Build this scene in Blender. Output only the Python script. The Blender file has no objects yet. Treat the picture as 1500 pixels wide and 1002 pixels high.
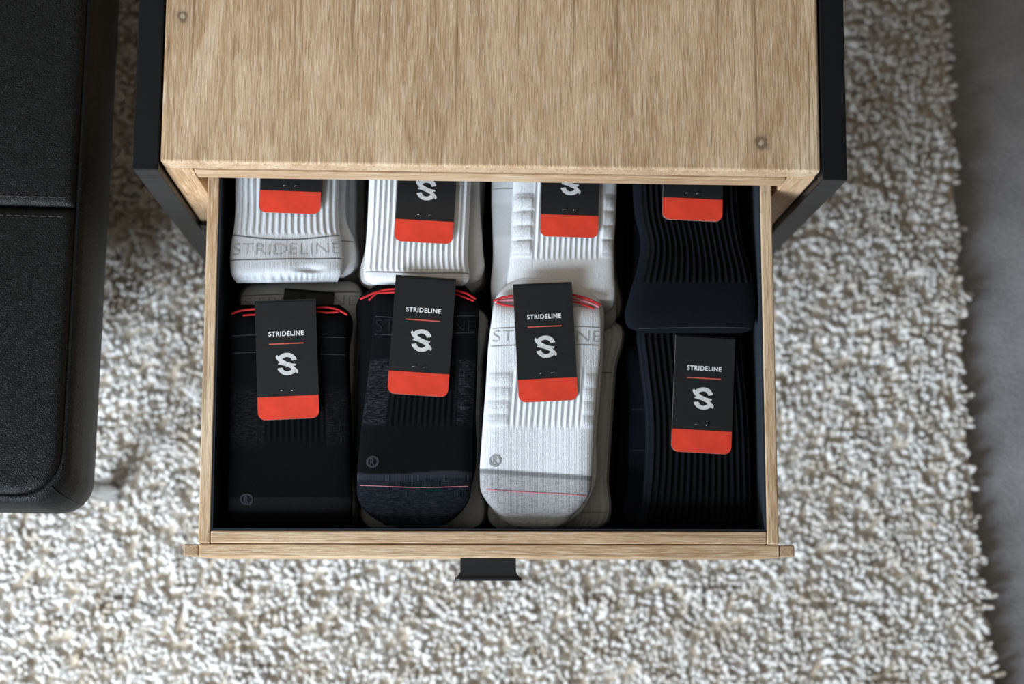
import bpy, bmesh, math
import numpy as np
from mathutils import Matrix, Vector, Euler

# ------------------------------------------------------------------ camera
ZR = 0.44                      # height of the drawer rim above the floor
ZT = 0.50                      # height of the cabinet top
F_PX = 2472.65                 # focal length for a 1500 px wide frame
CAM_LOC = Vector((-0.0326, -0.0178, ZR + 1.3451))
CAM_ROT = Euler((0.1403, -0.0370, 0.0018), 'XYZ')
scene = bpy.context.scene
COL = scene.collection
cam_data = bpy.data.cameras.new('camera')
cam = bpy.data.objects.new('camera', cam_data)
COL.objects.link(cam)
cam.location = CAM_LOC
cam.rotation_euler = CAM_ROT
cam_data.sensor_width = 36.0
cam_data.lens = F_PX / 1500.0 * 36.0
cam_data.clip_start = 0.05
cam_data.dof.use_dof = True
cam_data.dof.focus_distance = 1.335
cam_data.dof.aperture_fstop = 3.8
scene.camera = cam

# ------------------------------------------------------------------ light
world = bpy.data.worlds.new('daylight_outside')
scene.world = world
world.use_nodes = True
bg = world.node_tree.nodes['Background']
bg.inputs[0].default_value = (0.80, 0.90, 1.0, 1)
bg.inputs[1].default_value = 1.0

# daylight entering through the window opening in the near wall
WX0, WX1, WZ0, WZ1, WY = -2.35, -0.75, 0.75, 2.15, -1.40
wl = bpy.data.lights.new('window_daylight', 'AREA')
wl.shape = 'RECTANGLE'
wl.size = WX1 - WX0 - 0.12
wl.size_y = WZ1 - WZ0 - 0.12
wl.energy = 172
wl.color = (0.76, 0.88, 1.0)
wlo = bpy.data.objects.new('window_daylight', wl)
COL.objects.link(wlo)
wlo.location = ((WX0 + WX1) / 2, WY - 0.03, (WZ0 + WZ1) / 2)
wlo.rotation_euler = (math.radians(90), 0, 0)

scene.view_settings.view_transform = 'Standard'
scene.view_settings.look = 'None'
scene.view_settings.exposure = 0.0
scene.view_settings.gamma = 1.0
scene.view_settings.use_curve_mapping = False

RM = CAM_ROT.to_matrix()


def at(px, py, z):
    """world point at height z that lies on the sight line of pixel (px, py)"""
    d = RM @ Vector(((px - 750) / F_PX, -(py - 501) / F_PX, -1.0))
    k = (z - CAM_LOC.z) / d.z
    return CAM_LOC + d * k


def srgb(r, g, b):
    f = lambda c: (c / 255 / 12.92) if c / 255 <= 0.04045 else ((c / 255 + 0.055) / 1.055) ** 2.4
    return (f(r), f(g), f(b), 1.0)


# ------------------------------------------------------------------ materials
def new_mat(name):
    m = bpy.data.materials.new(name)
    m.use_nodes = True
    nt = m.node_tree
    b = nt.nodes['Principled BSDF']
    return m, nt, b


def node(nt, kind, **kw):
    n = nt.nodes.new(kind)
    for k, v in kw.items():
        if k in n.bl_rna.properties:
            setattr(n, k, v)
        else:
            n.inputs[k].default_value = v
    return n


def ramp(nt, stops):
    n = nt.nodes.new('ShaderNodeValToRGB')
    e = n.color_ramp.elements
    e[0].position, e[0].color = stops[0]
    e[1].position, e[1].color = stops[-1]
    for p, c in stops[1:-1]:
        x = e.new(p)
        x.color = c
    return n


def plain(name, col, rough=0.5, metal=0.0, bump=0.0, scale=400.0, spec=0.5):
    m, nt, b = new_mat(name)
    L = nt.links
    tc = node(nt, 'ShaderNodeTexCoord')
    nz = node(nt, 'ShaderNodeTexNoise', Scale=scale, Detail=3.0)
    L.new(tc.outputs['Object'], nz.inputs['Vector'])
    a = tuple(c * 0.85 for c in col[:3]) + (1,)
    c = tuple(min(1, c * 1.15) for c in col[:3]) + (1,)
    rp = ramp(nt, [(0.3, a), (0.7, c)])
    L.new(nz.outputs['Fac'], rp.inputs['Fac'])
    L.new(rp.outputs['Color'], b.inputs['Base Color'])
    b.inputs['Roughness'].default_value = rough
    b.inputs['Metallic'].default_value = metal
    b.inputs['Specular IOR Level'].default_value = spec
    if bump:
        bp = node(nt, 'ShaderNodeBump', Strength=bump, Distance=0.0006)
        L.new(nz.outputs['Fac'], bp.inputs['Height'])
        L.new(bp.outputs['Normal'], b.inputs['Normal'])
    return m


def wood(name, grain='Y', knots=(), tint=1.0, planks=True, warm=0.0):
    m, nt, b = new_mat(name)
    L = nt.links
    tc = node(nt, 'ShaderNodeTexCoord')

    def noise(sc, along, detail=6.0, rough=0.6, dist=0.0):
        mp = node(nt, 'ShaderNodeMapping')
        s = [sc, sc, sc]
        s['XYZ'.index(grain)] = along
        mp.inputs['Scale'].default_value = s
        L.new(tc.outputs['Object'], mp.inputs['Vector'])
        n = node(nt, 'ShaderNodeTexNoise', Scale=1.0, Detail=detail, Roughness=rough, Distortion=dist)
        L.new(mp.outputs['Vector'], n.inputs['Vector'])
        return n.outputs['Fac']

    def mix(fac, a, c, mode='MIX'):
        n = nt.nodes.new('ShaderNodeMix')
        n.data_type = 'RGBA'
        n.blend_type = mode
        for src, i in ((fac, 0), (a, 6), (c, 7)):
            if hasattr(src, 'links'):
                L.new(src, n.inputs[i])
            else:
                n.inputs[i].default_value = src
        return n.outputs[2]

    def remap(v, a, c):
        n = node(nt, 'ShaderNodeMapRange')
        L.new(v, n.inputs['Value'])
        n.inputs['From Min'].default_value = a
        n.inputs['From Max'].default_value = c
        return n.outputs['Result']

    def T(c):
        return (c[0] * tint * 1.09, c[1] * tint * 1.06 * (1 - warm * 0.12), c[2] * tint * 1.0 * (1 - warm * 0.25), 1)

    broad = noise(15.0, 4.0, 5.0, 0.62, 0.9)
    mid = noise(110.0, 7.0, 6.0, 0.65, 0.4)
    fine = noise(680.0, 42.0, 4.0, 0.65)
    pores = noise(800.0, 45.0, 3.0, 0.6)
    line = noise(170.0, 3.0, 2.0, 0.5, 0.1)
    speck = noise(900.0, 700.0, 2.0, 0.6)
    c0 = ramp(nt, [(0.34, T((0.32, 0.185, 0.095))), (0.47, T((0.47, 0.305, 0.175))), (0.55, T((0.58, 0.41, 0.265))), (0.66, T((0.70, 0.565, 0.42)))])
    L.new(broad, c0.inputs['Fac'])
    c1 = ramp(nt, [(0.30, T((0.32, 0.19, 0.10))), (0.5, T((0.54, 0.375, 0.235))), (0.7, T((0.72, 0.57, 0.41)))])
    L.new(mid, c1.inputs['Fac'])
    col = mix(0.38, c0.outputs['Color'], c1.outputs['Color'])
    # pale wash rubbed into the open grain
    wf = nt.nodes.new('ShaderNodeMath')
    wf.operation = 'MULTIPLY'
    L.new(remap(fine, 0.46, 0.70), wf.inputs[0])
    wf.inputs[1].default_value = 0.62
    col = mix(wf.outputs[0], col, T((0.78, 0.66, 0.51)))
    for src, lo_, hi_, amt, cc in ((pores, 0.46, 0.30, 0.60, (0.22, 0.125, 0.065)), (line, 0.37, 0.31, 0.60, (0.20, 0.115, 0.06)), (speck, 0.40, 0.28, 0.35, (0.25, 0.15, 0.08))):
        pf = nt.nodes.new('ShaderNodeMath')
        pf.operation = 'MULTIPLY'
        L.new(remap(src, lo_, hi_), pf.inputs[0])
        pf.inputs[1].default_value = amt
        col = mix(pf.outputs[0], col, T(cc))
    for (kx, ky, kz, r) in knots:
        vm = node(nt, 'ShaderNodeVectorMath', operation='SUBTRACT')
        L.new(tc.outputs['Object'], vm.inputs[0])
        vm.inputs[1].default_value = (kx, ky, kz)
        wob = node(nt, 'ShaderNodeTexNoise', Scale=180.0, Detail=2.0)
        L.new(tc.outputs['Object'], wob.inputs['Vector'])
        ln = node(nt, 'ShaderNodeVectorMath', operation='LENGTH')
        L.new(vm.outputs[0], ln.inputs[0])
        ad = node(nt, 'ShaderNodeMath', operation='MULTIPLY_ADD')
        L.new(wob.outputs['Fac'], ad.inputs[0])
        ad.inputs[1].default_value = r * 1.1
        L.new(ln.outputs['Value'], ad.inputs[2])
        rr = remap(ad.outputs[0], r * 0.25, r * 2.2)
        kr = ramp(nt, [(0.0, (0.40, 0.33, 0.25, 1)), (0.30, (0.46, 0.38, 0.28, 1)), (0.42, (0.15, 0.09, 0.05, 1)), (0.52, (0.20, 0.13, 0.075, 1)), (0.66, (0.42, 0.29, 0.18, 1)), (1.0, (0.45, 0.31, 0.19, 1))])
        L.new(rr, kr.inputs['Fac'])
        kf = ramp(nt, [(0.0, (0.85, 0.85, 0.85, 1)), (0.55, (0.85, 0.85, 0.85, 1)), (1.0, (0, 0, 0, 1))])
        L.new(rr, kf.inputs['Fac'])
        col = mix(kf.outputs['Color'], col, kr.outputs['Color'])
    L.new(col, b.inputs['Base Color'])
    b.inputs['Roughness'].default_value = 0.62
    b.inputs['Specular IOR Level'].default_value = 0.3
    sm = node(nt, 'ShaderNodeMath', operation='ADD')
    L.new(fine, sm.inputs[0])
    L.new(pores, sm.inputs[1])
    bp = node(nt, 'ShaderNodeBump', Strength=0.45, Distance=0.0008)
    L.new(sm.outputs[0], bp.inputs['Height'])
    L.new(bp.outputs['Normal'], b.inputs['Normal'])
    return m


def knit(name, rough=0.95, bump=0.55):
    """knitted yarn: colour comes from the dyed yarn (mesh colour) with flecks of a second yarn, loops from a fine wave"""
    m, nt, b = new_mat(name)
    L = nt.links
    at_ = node(nt, 'ShaderNodeAttribute', attribute_name='yarn')
    fk = node(nt, 'ShaderNodeAttribute', attribute_name='fleck')
    tc = node(nt, 'ShaderNodeTexCoord')
    mp = node(nt, 'ShaderNodeMapping')
    mp.inputs['Scale'].default_value = (230.0, 1700.0, 300.0)
    L.new(tc.outputs['Object'], mp.inputs['Vector'])
    fn = node(nt, 'ShaderNodeTexNoise', Scale=1.0, Detail=3.0, Roughness=0.6)
    L.new(mp.outputs['Vector'], fn.inputs['Vector'])
    fr = node(nt, 'ShaderNodeMapRange')
    fr.inputs['From Min'].default_value = 0.46
    fr.inputs['From Max'].default_value = 0.66
    L.new(fn.outputs['Fac'], fr.inputs['Value'])
    fm = node(nt, 'ShaderNodeMath', operation='MULTIPLY')
    L.new(fr.outputs['Result'], fm.inputs[0])
    L.new(fk.outputs['Alpha'], fm.inputs[1])
    mc = nt.nodes.new('ShaderNodeMix')
    mc.data_type = 'RGBA'
    L.new(fm.outputs[0], mc.inputs[0])
    L.new(at_.outputs['Color'], mc.inputs[6])
    L.new(fk.outputs['Color'], mc.inputs[7])
    wv = node(nt, 'ShaderNodeTexWave', Scale=330.0, Distortion=2.0, Detail=1.0)
    wv.bands_direction = 'X'
    L.new(tc.outputs['Object'], wv.inputs['Vector'])
    nz = node(nt, 'ShaderNodeTexNoise', Scale=1100.0, Detail=2.0)
    L.new(tc.outputs['Object'], nz.inputs['Vector'])
    sm = node(nt, 'ShaderNodeMath', operation='MULTIPLY_ADD')
    L.new(wv.outputs['Fac'], sm.inputs[0])
    sm.inputs[1].default_value = 0.5
    L.new(nz.outputs['Fac'], sm.inputs[2])
    mr = node(nt, 'ShaderNodeMapRange')
    mr.inputs['From Min'].default_value = 0.35
    mr.inputs['From Max'].default_value = 1.1
    mr.inputs['To Min'].default_value = 0.88
    mr.inputs['To Max'].default_value = 1.07
    L.new(sm.outputs[0], mr.inputs['Value'])
    mx = node(nt, 'ShaderNodeVectorMath', operation='SCALE')
    L.new(mc.outputs[2], mx.inputs[0])
    L.new(mr.outputs['Result'], mx.inputs['Scale'])
    L.new(mx.outputs[0], b.inputs['Base Color'])
    b.inputs['Roughness'].default_value = rough
    b.inputs['Specular IOR Level'].default_value = 0.08
    bp = node(nt, 'ShaderNodeBump', Strength=bump, Distance=0.0005)
    L.new(sm.outputs[0], bp.inputs['Height'])
    L.new(bp.outputs['Normal'], b.inputs['Normal'])
    return m


def leather():
    m, nt, b = new_mat('black_leather')
    L = nt.links
    tc = node(nt, 'ShaderNodeTexCoord')
    v = node(nt, 'ShaderNodeTexVoronoi', Scale=560.0)
    v.feature = 'DISTANCE_TO_EDGE'
    nz = node(nt, 'ShaderNodeTexNoise', Scale=60.0, Detail=4.0)
    L.new(tc.outputs['Object'], nz.inputs['Vector'])
    ad = node(nt, 'ShaderNodeVectorMath', operation='MULTIPLY_ADD')
    L.new(nz.outputs['Color'], ad.inputs[0])
    ad.inputs[1].default_value = (0.006, 0.006, 0.006)
    L.new(tc.outputs['Object'], ad.inputs[2])
    L.new(ad.outputs[0], v.inputs['Vector'])
    rp = ramp(nt, [(0.0, (0.0035, 0.0032, 0.0032, 1)), (0.25, (0.0075, 0.0072, 0.0070, 1))])
    L.new(v.outputs['Distance'], rp.inputs['Fac'])
    L.new(rp.outputs['Color'], b.inputs['Base Color'])
    b.inputs['Roughness'].default_value = 0.50
    b.inputs['Specular IOR Level'].default_value = 0.22
    bp = node(nt, 'ShaderNodeBump', Strength=0.7, Distance=0.0009)
    L.new(v.outputs['Distance'], bp.inputs['Height'])
    L.new(bp.outputs['Normal'], b.inputs['Normal'])
    return m


def yarn_mat():
    m, nt, b = new_mat('rug_yarn')
    L = nt.links
    a = node(nt, 'ShaderNodeAttribute', attribute_name='yarn')
    L.new(a.outputs['Color'], b.inputs['Base Color'])
    b.inputs['Roughness'].default_value = 0.9
    b.inputs['Specular IOR Level'].default_value = 0.15
    b.inputs['Sheen Weight'].default_value = 0.1
    return m


def carpet():
    m, nt, b = new_mat('grey_carpet')
    L = nt.links
    tc = node(nt, 'ShaderNodeTexCoord')
    n1 = node(nt, 'ShaderNodeTexNoise', Scale=320.0, Detail=4.0)
    n2 = node(nt, 'ShaderNodeTexNoise', Scale=16.0, Detail=5.0, Roughness=0.65)
    for n in (n1, n2):
        L.new(tc.outputs['Object'], n.inputs['Vector'])
    ad = node(nt, 'ShaderNodeMath', operation='ADD')
    L.new(n1.outputs['Fac'], ad.inputs[0])
    L.new(n2.outputs['Fac'], ad.inputs[1])
    rp = ramp(nt, [(0.35, (0.25, 0.24, 0.245, 1)), (0.65, (0.46, 0.445, 0.46, 1))])
    hf = node(nt, 'ShaderNodeMath', operation='MULTIPLY')
    L.new(ad.outputs[0], hf.inputs[0])
    hf.inputs[1].default_value = 0.5
    L.new(hf.outputs[0], rp.inputs['Fac'])
    L.new(rp.outputs['Color'], b.inputs['Base Color'])
    b.inputs['Roughness'].default_value = 1.0
    b.inputs['Specular IOR Level'].default_value = 0.1
    bp = node(nt, 'ShaderNodeBump', Strength=0.8, Distance=0.003)
    L.new(n1.outputs['Fac'], bp.inputs['Height'])
    L.new(bp.outputs['Normal'], b.inputs['Normal'])
    return m


M = {
    'metal': plain('black_powder_coat', (0.0065, 0.0072, 0.0080), 0.42, 0.0, 0.15, 700.0, 0.28),
    'handle': plain('black_handle_metal', (0.010, 0.011, 0.013), 0.38, 0.0, 0.1, 700.0, 0.45),
    'lining': plain('navy_felt', (0.025, 0.032, 0.041), 1.0, 0.0, 0.6, 900.0, 0.1),
    'card': plain('charcoal_card', srgb(25, 26, 28), 0.5, 0.0, 0.05, 300.0, 0.35),
    'paper': plain('raw_paper_edge', (0.5, 0.48, 0.46), 0.8),
    'red': plain('red_print', (0.72, 0.052, 0.026), 0.5, 0.0, 0.0, 60.0, 0.3),
    'white_print': plain('white_print', (0.78, 0.78, 0.78), 0.6, 0.0, 0.0, 200.0, 0.3),
    'silver_print': plain('pale_grey_print', (0.62, 0.62, 0.61), 0.5, 0.0, 0.0, 200.0, 0.3),
    'rule': plain('red_rule_print', (0.62, 0.11, 0.07), 0.5),
    'steel': plain('staple_steel', (0.6, 0.6, 0.6), 0.3, 1.0),
    'chrome': plain('chrome', (0.62, 0.64, 0.67), 0.22, 1.0),
    'knit': knit('knit_yarn'),
    'grey_yarn': plain('grey_knit_line', (0.16, 0.16, 0.17), 0.95, 0.0, 0.3, 900.0, 0.1),
    'pale_grey_yarn': plain('pale_grey_knit_line', (0.33, 0.33, 0.34), 0.95, 0.0, 0.3, 900.0, 0.1),
    'dark_grey_yarn': plain('dark_grey_knit_line', (0.035, 0.036, 0.042), 0.95, 0.0, 0.3, 900.0, 0.1),
    'knit_letter': plain('faint_grey_lettering', (0.42, 0.42, 0.43), 0.95, 0.0, 0.3, 900.0, 0.1),
    'black_letter': plain('faint_black_lettering', (0.013, 0.0135, 0.016), 0.95, 0.0, 0.3, 900.0, 0.1),
    'red_yarn': plain('red_cuff_yarn', (0.60, 0.035, 0.04), 0.9, 0.0, 0.3, 900.0, 0.1),
    'pink_yarn': plain('pink_seam_yarn', (0.62, 0.22, 0.27), 0.9, 0.0, 0.3, 900.0, 0.1),
    'plaster': plain('warm_taupe_plaster', (0.34, 0.285, 0.225), 0.95, 0.0, 0.2, 60.0, 0.2),
    'paint': plain('white_paint', (0.75, 0.75, 0.74), 0.5),
    'glass': plain('window_glass', (0.9, 0.9, 0.9), 0.02),
    'leather': leather(),
    'thread': plain('brown_thread', (0.030, 0.020, 0.018), 0.8),
    'carpet': carpet(),
    'rug_yarn': yarn_mat(),
    'backing': plain('rug_backing', (0.66, 0.57, 0.455), 1.0, 0.0, 0.5, 200.0, 0.1),
}


M['glass'].node_tree.nodes['Principled BSDF'].inputs['Transmission Weight'].default_value = 1.0


# ------------------------------------------------------------------ object helpers
def tag(o, label=None, cat=None, group=None, kind=None):
    if label: o['label'] = label
    if cat: o['category'] = cat
    if group: o['group'] = group
    if kind: o['kind'] = kind
    return o


def empty(name, loc, rz=0.0):
    o = bpy.data.objects.new(name, None)
    o.empty_display_size = 0.02
    COL.objects.link(o)
    o.location = loc
    o.rotation_euler = (0, 0, rz)
    return o


def link(name, me, mat, parent=None, smooth=False):
    o = bpy.data.objects.new(name, me)
    COL.objects.link(o)
    if mat is not None and not me.materials:
        me.materials.append(mat)
    if parent is not None:
        o.parent = parent
    if smooth:
        me.polygons.foreach_set('use_smooth', np.ones(len(me.polygons), dtype=bool))
    return o


def from_bm(name, bm, mat, parent=None, smooth=False):
    me = bpy.data.meshes.new(name)
    bm.normal_update()
    bm.to_mesh(me)
    bm.free()
    return link(name, me, mat, parent, smooth)


def box(name, x0, x1, y0, y1, z0, z1, mat, parent=None, bev=0.001, seg=2):
    bm = bmesh.new()
    bmesh.ops.create_cube(bm, size=1.0)
    for v in bm.verts:
        v.co = Vector((x0 + (v.co.x + .5) * (x1 - x0), y0 + (v.co.y + .5) * (y1 - y0), z0 + (v.co.z + .5) * (z1 - z0)))
    if bev:
        bmesh.ops.bevel(bm, geom=list(bm.edges), offset=bev, segments=seg, profile=0.5, affect='EDGES')
    return from_bm(name, bm, mat, parent)


def prism(name, pts, z0, z1, mat, parent=None, bev=0.0, side_mat=None):
    """extrude a closed outline (x, y) from z0 up to z1"""
    bm = bmesh.new()
    vs = [bm.verts.new((x, y, z0)) for x, y in pts]
    f = bm.faces.new(vs)
    r = bmesh.ops.extrude_face_region(bm, geom=[f])
    bmesh.ops.translate(bm, verts=[v for v in r['geom'] if isinstance(v, bmesh.types.BMVert)], vec=(0, 0, z1 - z0))
    bmesh.ops.recalc_face_normals(bm, faces=bm.faces)
    if bev:
        ed = [e for e in bm.edges if abs(e.verts[0].co.z - z1) < 1e-7 and abs(e.verts[1].co.z - z1) < 1e-7]
        bmesh.ops.bevel(bm, geom=ed, offset=bev, segments=2, profile=0.5, affect='EDGES')
    o = from_bm(name, bm, mat, parent)
    if side_mat is not None:
        o.data.materials.append(side_mat)
        for p in o.data.polygons:
            if abs(p.normal.z) < 0.5:
                p.material_index = 1
    return o


def tube_mesh(name, pts, r, sides=6, closed=False):
    pts = [Vector(p) for p in pts]
    n = len(pts)
    verts, faces = [], []
    for i, p in enumerate(pts):
        a = pts[(i - 1) % n] if (closed or i > 0) else p
        c = pts[(i + 1) % n] if (closed or i < n - 1) else p
        d = (c - a).normalized()
        up = Vector((0, 0, 1)) if abs(d.z) < 0.9 else Vector((0, 1, 0))
        s = d.cross(up).normalized()
        u = s.cross(d)
        for k in range(sides):
            w = 2 * math.pi * k / sides
            verts.append(p + s * (r * math.cos(w)) + u * (r * math.sin(w)))
    m = n if closed else n - 1
    for i in range(m):
        j = (i + 1) % n
        for k in range(sides):
            l = (k + 1) % sides
            faces.append((i * sides + k, i * sides + l, j * sides + l, j * sides + k))
    if not closed:
        faces.append(tuple(range(sides))[::-1])
        faces.append(tuple((n - 1) * sides + k for k in range(sides)))
    me = bpy.data.meshes.new(name)
    me.from_pydata(verts, [], faces)
    return me


_text_cache = {}


def text_mesh(s, bold=0.0, depth=0.0, spacing=1.0):
    """flat lettering, normalised so that its width runs 0..1 (height keeps the aspect)"""
    key = (s, bold, spacing)
    if key not in _text_cache:
        cu = bpy.data.curves.new('lettering', 'FONT')
        cu.body = s
        cu.size = 1.0
        cu.offset = bold
        cu.space_character = spacing
        cu.resolution_u = 4
        o = bpy.data.objects.new('lettering', cu)
        COL.objects.link(o)
        dg = bpy.context.evaluated_depsgraph_get()
        me = bpy.data.meshes.new_from_object(o.evaluated_get(dg))
        v = np.zeros(len(me.vertices) * 3)
        me.vertices.foreach_get('co', v)
        v = v.reshape(-1, 3)
        f = [tuple(p.vertices) for p in me.polygons]
        bpy.data.objects.remove(o)
        bpy.data.curves.remove(cu)
        bpy.data.meshes.remove(me)
        lo, hi = v.min(0), v.max(0)
        v = (v - lo) / (hi[0] - lo[0])
        _text_cache[key] = (v, f)
    return _text_cache[key]


# ================================================================== STRUCTURE
RX0, RX1, RY0, RY1, RH = -2.75, 2.45, WY, 2.9, 2.6
fl = box('floor', RX0, RX1, RY0, RY1, -0.05, 0.0, M['carpet'], None, 0)
tag(fl, 'dark grey low pile carpet beside the cream rug', 'floor', kind='structure')


def struct(name, boxes, mat, label, cat):
    bm = bmesh.new()
    for (x0, x1, y0, y1, z0, z1) in boxes:
        r = bmesh.ops.create_cube(bm, size=1.0)
        for v in r['verts']:
            v.co = Vector((x0 + (v.co.x + .5) * (x1 - x0), y0 + (v.co.y + .5) * (y1 - y0), z0 + (v.co.z + .5) * (z1 - z0)))
    return tag(from_bm(name, bm, mat), label, cat, kind='structure')


WTK = 0.12
struct('wall_left', [(RX0 - WTK, RX0, RY0 - WTK, RY1 + WTK, -0.05, RH)], M['plaster'], 'taupe plaster wall left of the ottoman', 'wall')
struct('wall_right', [(RX1, RX1 + WTK, RY0 - WTK, RY1 + WTK, -0.05, RH)], M['plaster'], 'taupe plaster wall right of the rug', 'wall')
struct('wall_back', [(RX0, RX1, RY1, RY1 + WTK, -0.05, RH)], M['plaster'], 'taupe plaster wall behind the cabinet', 'wall')
struct('wall_front', [(RX0, WX0, RY0 - WTK, RY0, -0.05, RH), (WX1, RX1, RY0 - WTK, RY0, -0.05, RH), (WX0, WX1, RY0 - WTK, RY0, -0.05, WZ0), (WX0, WX1, RY0 - WTK, RY0, WZ1, RH)],
       M['plaster'], 'taupe plaster wall with the window', 'wall')
struct('ceiling', [(RX0 - WTK, RX1 + WTK, RY0 - WTK, RY1 + WTK, RH, RH + 0.08)], M['plaster'], 'plain taupe ceiling', 'ceiling')
xm = (WX0 + WX1) / 2
wn = struct('window_1', [(WX0, WX0 + .06, RY0 - .10, RY0 - .05, WZ0, WZ1), (WX1 - .06, WX1, RY0 - .10, RY0 - .05, WZ0, WZ1), (WX0 + .06, WX1 - .06, RY0 - .10, RY0 - .05, WZ0, WZ0 + .06),
                         (WX0 + .06, WX1 - .06, RY0 - .10, RY0 - .05, WZ1 - .06, WZ1), (xm - .03, xm + .03, RY0 - .10, RY0 - .05, WZ0 + .06, WZ1 - .06)], M['paint'], 'white framed window with two panes', 'window')
box('pane', WX0 + .06, xm - .03, RY0 - .078, RY0 - .072, WZ0 + .06, WZ1 - .06, M['glass'], wn, 0)
box('pane', xm + .03, WX1 - .06, RY0 - .078, RY0 - .072, WZ0 + .06, WZ1 - .06, M['glass'], wn, 0)

# ------------------------------------------------------------------ rug
rng = np.random.default_rng(7)
rug = empty('rug', (0, 0, 0))
tag(rug, 'cream and beige shaggy rug under the cabinet', 'rug')
edge = [at(x, y, 0.022) for x, y in ((1380, -260), (1392, 0), (1404, 140), (1410, 300), (1424, 600), (1442, 800), (1466, 1002), (1496, 1300), (1540, 1700))]
ey = np.array([p.y for p in edge])[::-1]
ex = np.array([p.x for p in edge])[::-1]
X0, Y0, Y1 = -0.95, -0.55, 1.0
pts = [(X0, Y0)] + [(float(np.interp(y, ey, ex)) - 0.008, float(y)) for y in np.linspace(Y0, Y1, 24)] + [(X0, Y1)]
prism('backing', pts, 0.0, 0.0165, M['backing'], rug)


def smooth_noise(x, y, freq, seed):
    r = np.random.default_rng(seed)
    n = 96
    g = r.standard_normal((n, n))
    u, v = (x * freq) % n, (y * freq) % n
    i, j = np.floor(u).astype(int), np.floor(v).astype(int)
    a, b = u - i, v - j
    a, b = a * a * (3 - 2 * a), b * b * (3 - 2 * b)
    i, j = i % n, j % n
    i2, j2 = (i + 1) % n, (j + 1) % n
    return (g[i, j] * (1 - a) * (1 - b) + g[i2, j] * a * (1 - b) + g[i, j2] * (1 - a) * b + g[i2, j2] * a * b)


def build_pile():
    B = []
    for sp, inner in ((0.0056, True), (0.0110, False)):
        gx, gy = np.meshgrid(np.arange(X0, 0.60, sp), np.arange(Y0, Y1, sp))
        x = (gx + rng.uniform(-.5, .5, gx.shape) * sp).ravel()
        y = (gy + rng.uniform(-.5, .5, gx.shape) * sp).ravel()
        ins = (x > -0.68) & (y > -0.30) & (y < 0.80)
        q = ins if inner else ~ins
        B.append(np.stack([x[q], y[q], np.full(q.sum(), 1.0 if inner else 2.0)], 1))
    B = np.concatenate(B)
    bx, by, fat = B[:, 0], B[:, 1], B[:, 2]
    lim = np.interp(by, ey, ex) + smooth_noise(bx * 0, by + 5, 45, 3) * 0.003 - 0.007
    keep = bx < lim
    bx, by, fat = bx[keep], by[keep], fat[keep]
    n = len(bx)
    near_edge = np.clip(1 - (np.interp(by, ey, ex) - bx) / 0.03, 0, 1)
    fr = 55.0
    lx = smooth_noise(bx + 3, by + 3, fr, 11) * 0.0045 + rng.standard_normal(n) * 0.0030 + near_edge * 0.004
    ly = smooth_noise(bx + 3, by + 3, fr, 12) * 0.0045 + rng.standard_normal(n) * 0.0030 - 0.001
    h = 0.0235 + smooth_noise(bx + 3, by + 3, 60, 13) * 0.0022 + rng.standard_normal(n) * 0.0014 - near_edge * 0.004
    h = np.clip(h, 0.012, 0.032)
    rad = rng.uniform(0.0022, 0.0037, n) * fat
    ts = np.array([0.0, 0.5, 0.82, 1.0])
    rs = np.array([0.8, 1.0, 1.05, 0.72])
    sides = 4
    V = np.zeros((n, 4 * sides + 1, 3))
    ph = rng.uniform(0, 6.28, n)
    curl = rng.standard_normal((n, 2)) * 0.0016
    for i, (t, r) in enumerate(zip(ts, rs)):
        cx = bx + lx * t * t + curl[:, 0] * math.sin(t * 5)
        cy = by + ly * t * t + curl[:, 1] * math.sin(t * 5)
        cz = 0.004 + h * (t - 0.10 * t * t)
        for k in range(sides):
            w = ph + 2 * math.pi * k / sides + t * 1.5
            V[:, i * sides + k, 0] = cx + np.cos(w) * rad * r
            V[:, i * sides + k, 1] = cy + np.sin(w) * rad * r
            V[:, i * sides + k, 2] = cz
    V[:, -1, 0] = bx + lx * 1.04 + curl[:, 0] * math.sin(5)
    V[:, -1, 1] = by + ly * 1.04 + curl[:, 1] * math.sin(5)
    V[:, -1, 2] = 0.004 + h * 0.90 + 0.0014
    quads = []
    for i in range(3):
        for k in range(sides):
            l = (k + 1) % sides
            quads.append((i * sides + k, i * sides + l, (i + 1) * sides + l, (i + 1) * sides + k))
    tris = [(3 * sides + k, 3 * sides + (k + 1) % sides, 4 * sides) for k in range(sides)]
    vn = 4 * sides + 1
    loop_t = np.array([c for q in quads for c in q] + [c for q in tris for c in q])
    lens_t = np.array([4] * len(quads) + [3] * len(tris))
    loops = (loop_t[None, :] + (np.arange(n) * vn)[:, None]).ravel()
    lens = np.tile(lens_t, n)
    starts = np.concatenate([[0], np.cumsum(lens)[:-1]])
    me = bpy.data.meshes.new('pile')
    me.vertices.add(n * vn)
    me.vertices.foreach_set('co', V.ravel())
    me.loops.add(len(loops))
    me.loops.foreach_set('vertex_index', loops.astype(np.int32))
    me.polygons.add(len(lens))
    me.polygons.foreach_set('loop_start', starts.astype(np.int32))
    me.polygons.foreach_set('use_smooth', np.ones(len(lens), dtype=bool))
    me.update(calc_edges=True)
    cream = np.array([0.95, 0.925, 0.89])
    tan = np.array([0.56, 0.455, 0.33])
    f = np.clip(rng.beta(0.8, 5.0, n) - 0.02 + smooth_noise(bx + 3, by + 3, 85, 14) * 0.26, 0, 1)[:, None]
    c = cream * (1 - f) + tan * f
    c = np.concatenate([c, np.ones((n, 1))], 1)
    ca = me.color_attributes.new('yarn', 'FLOAT_COLOR', 'POINT')
    ca.data.foreach_set('color', np.repeat(c, vn, axis=0).ravel())
    return me


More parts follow.
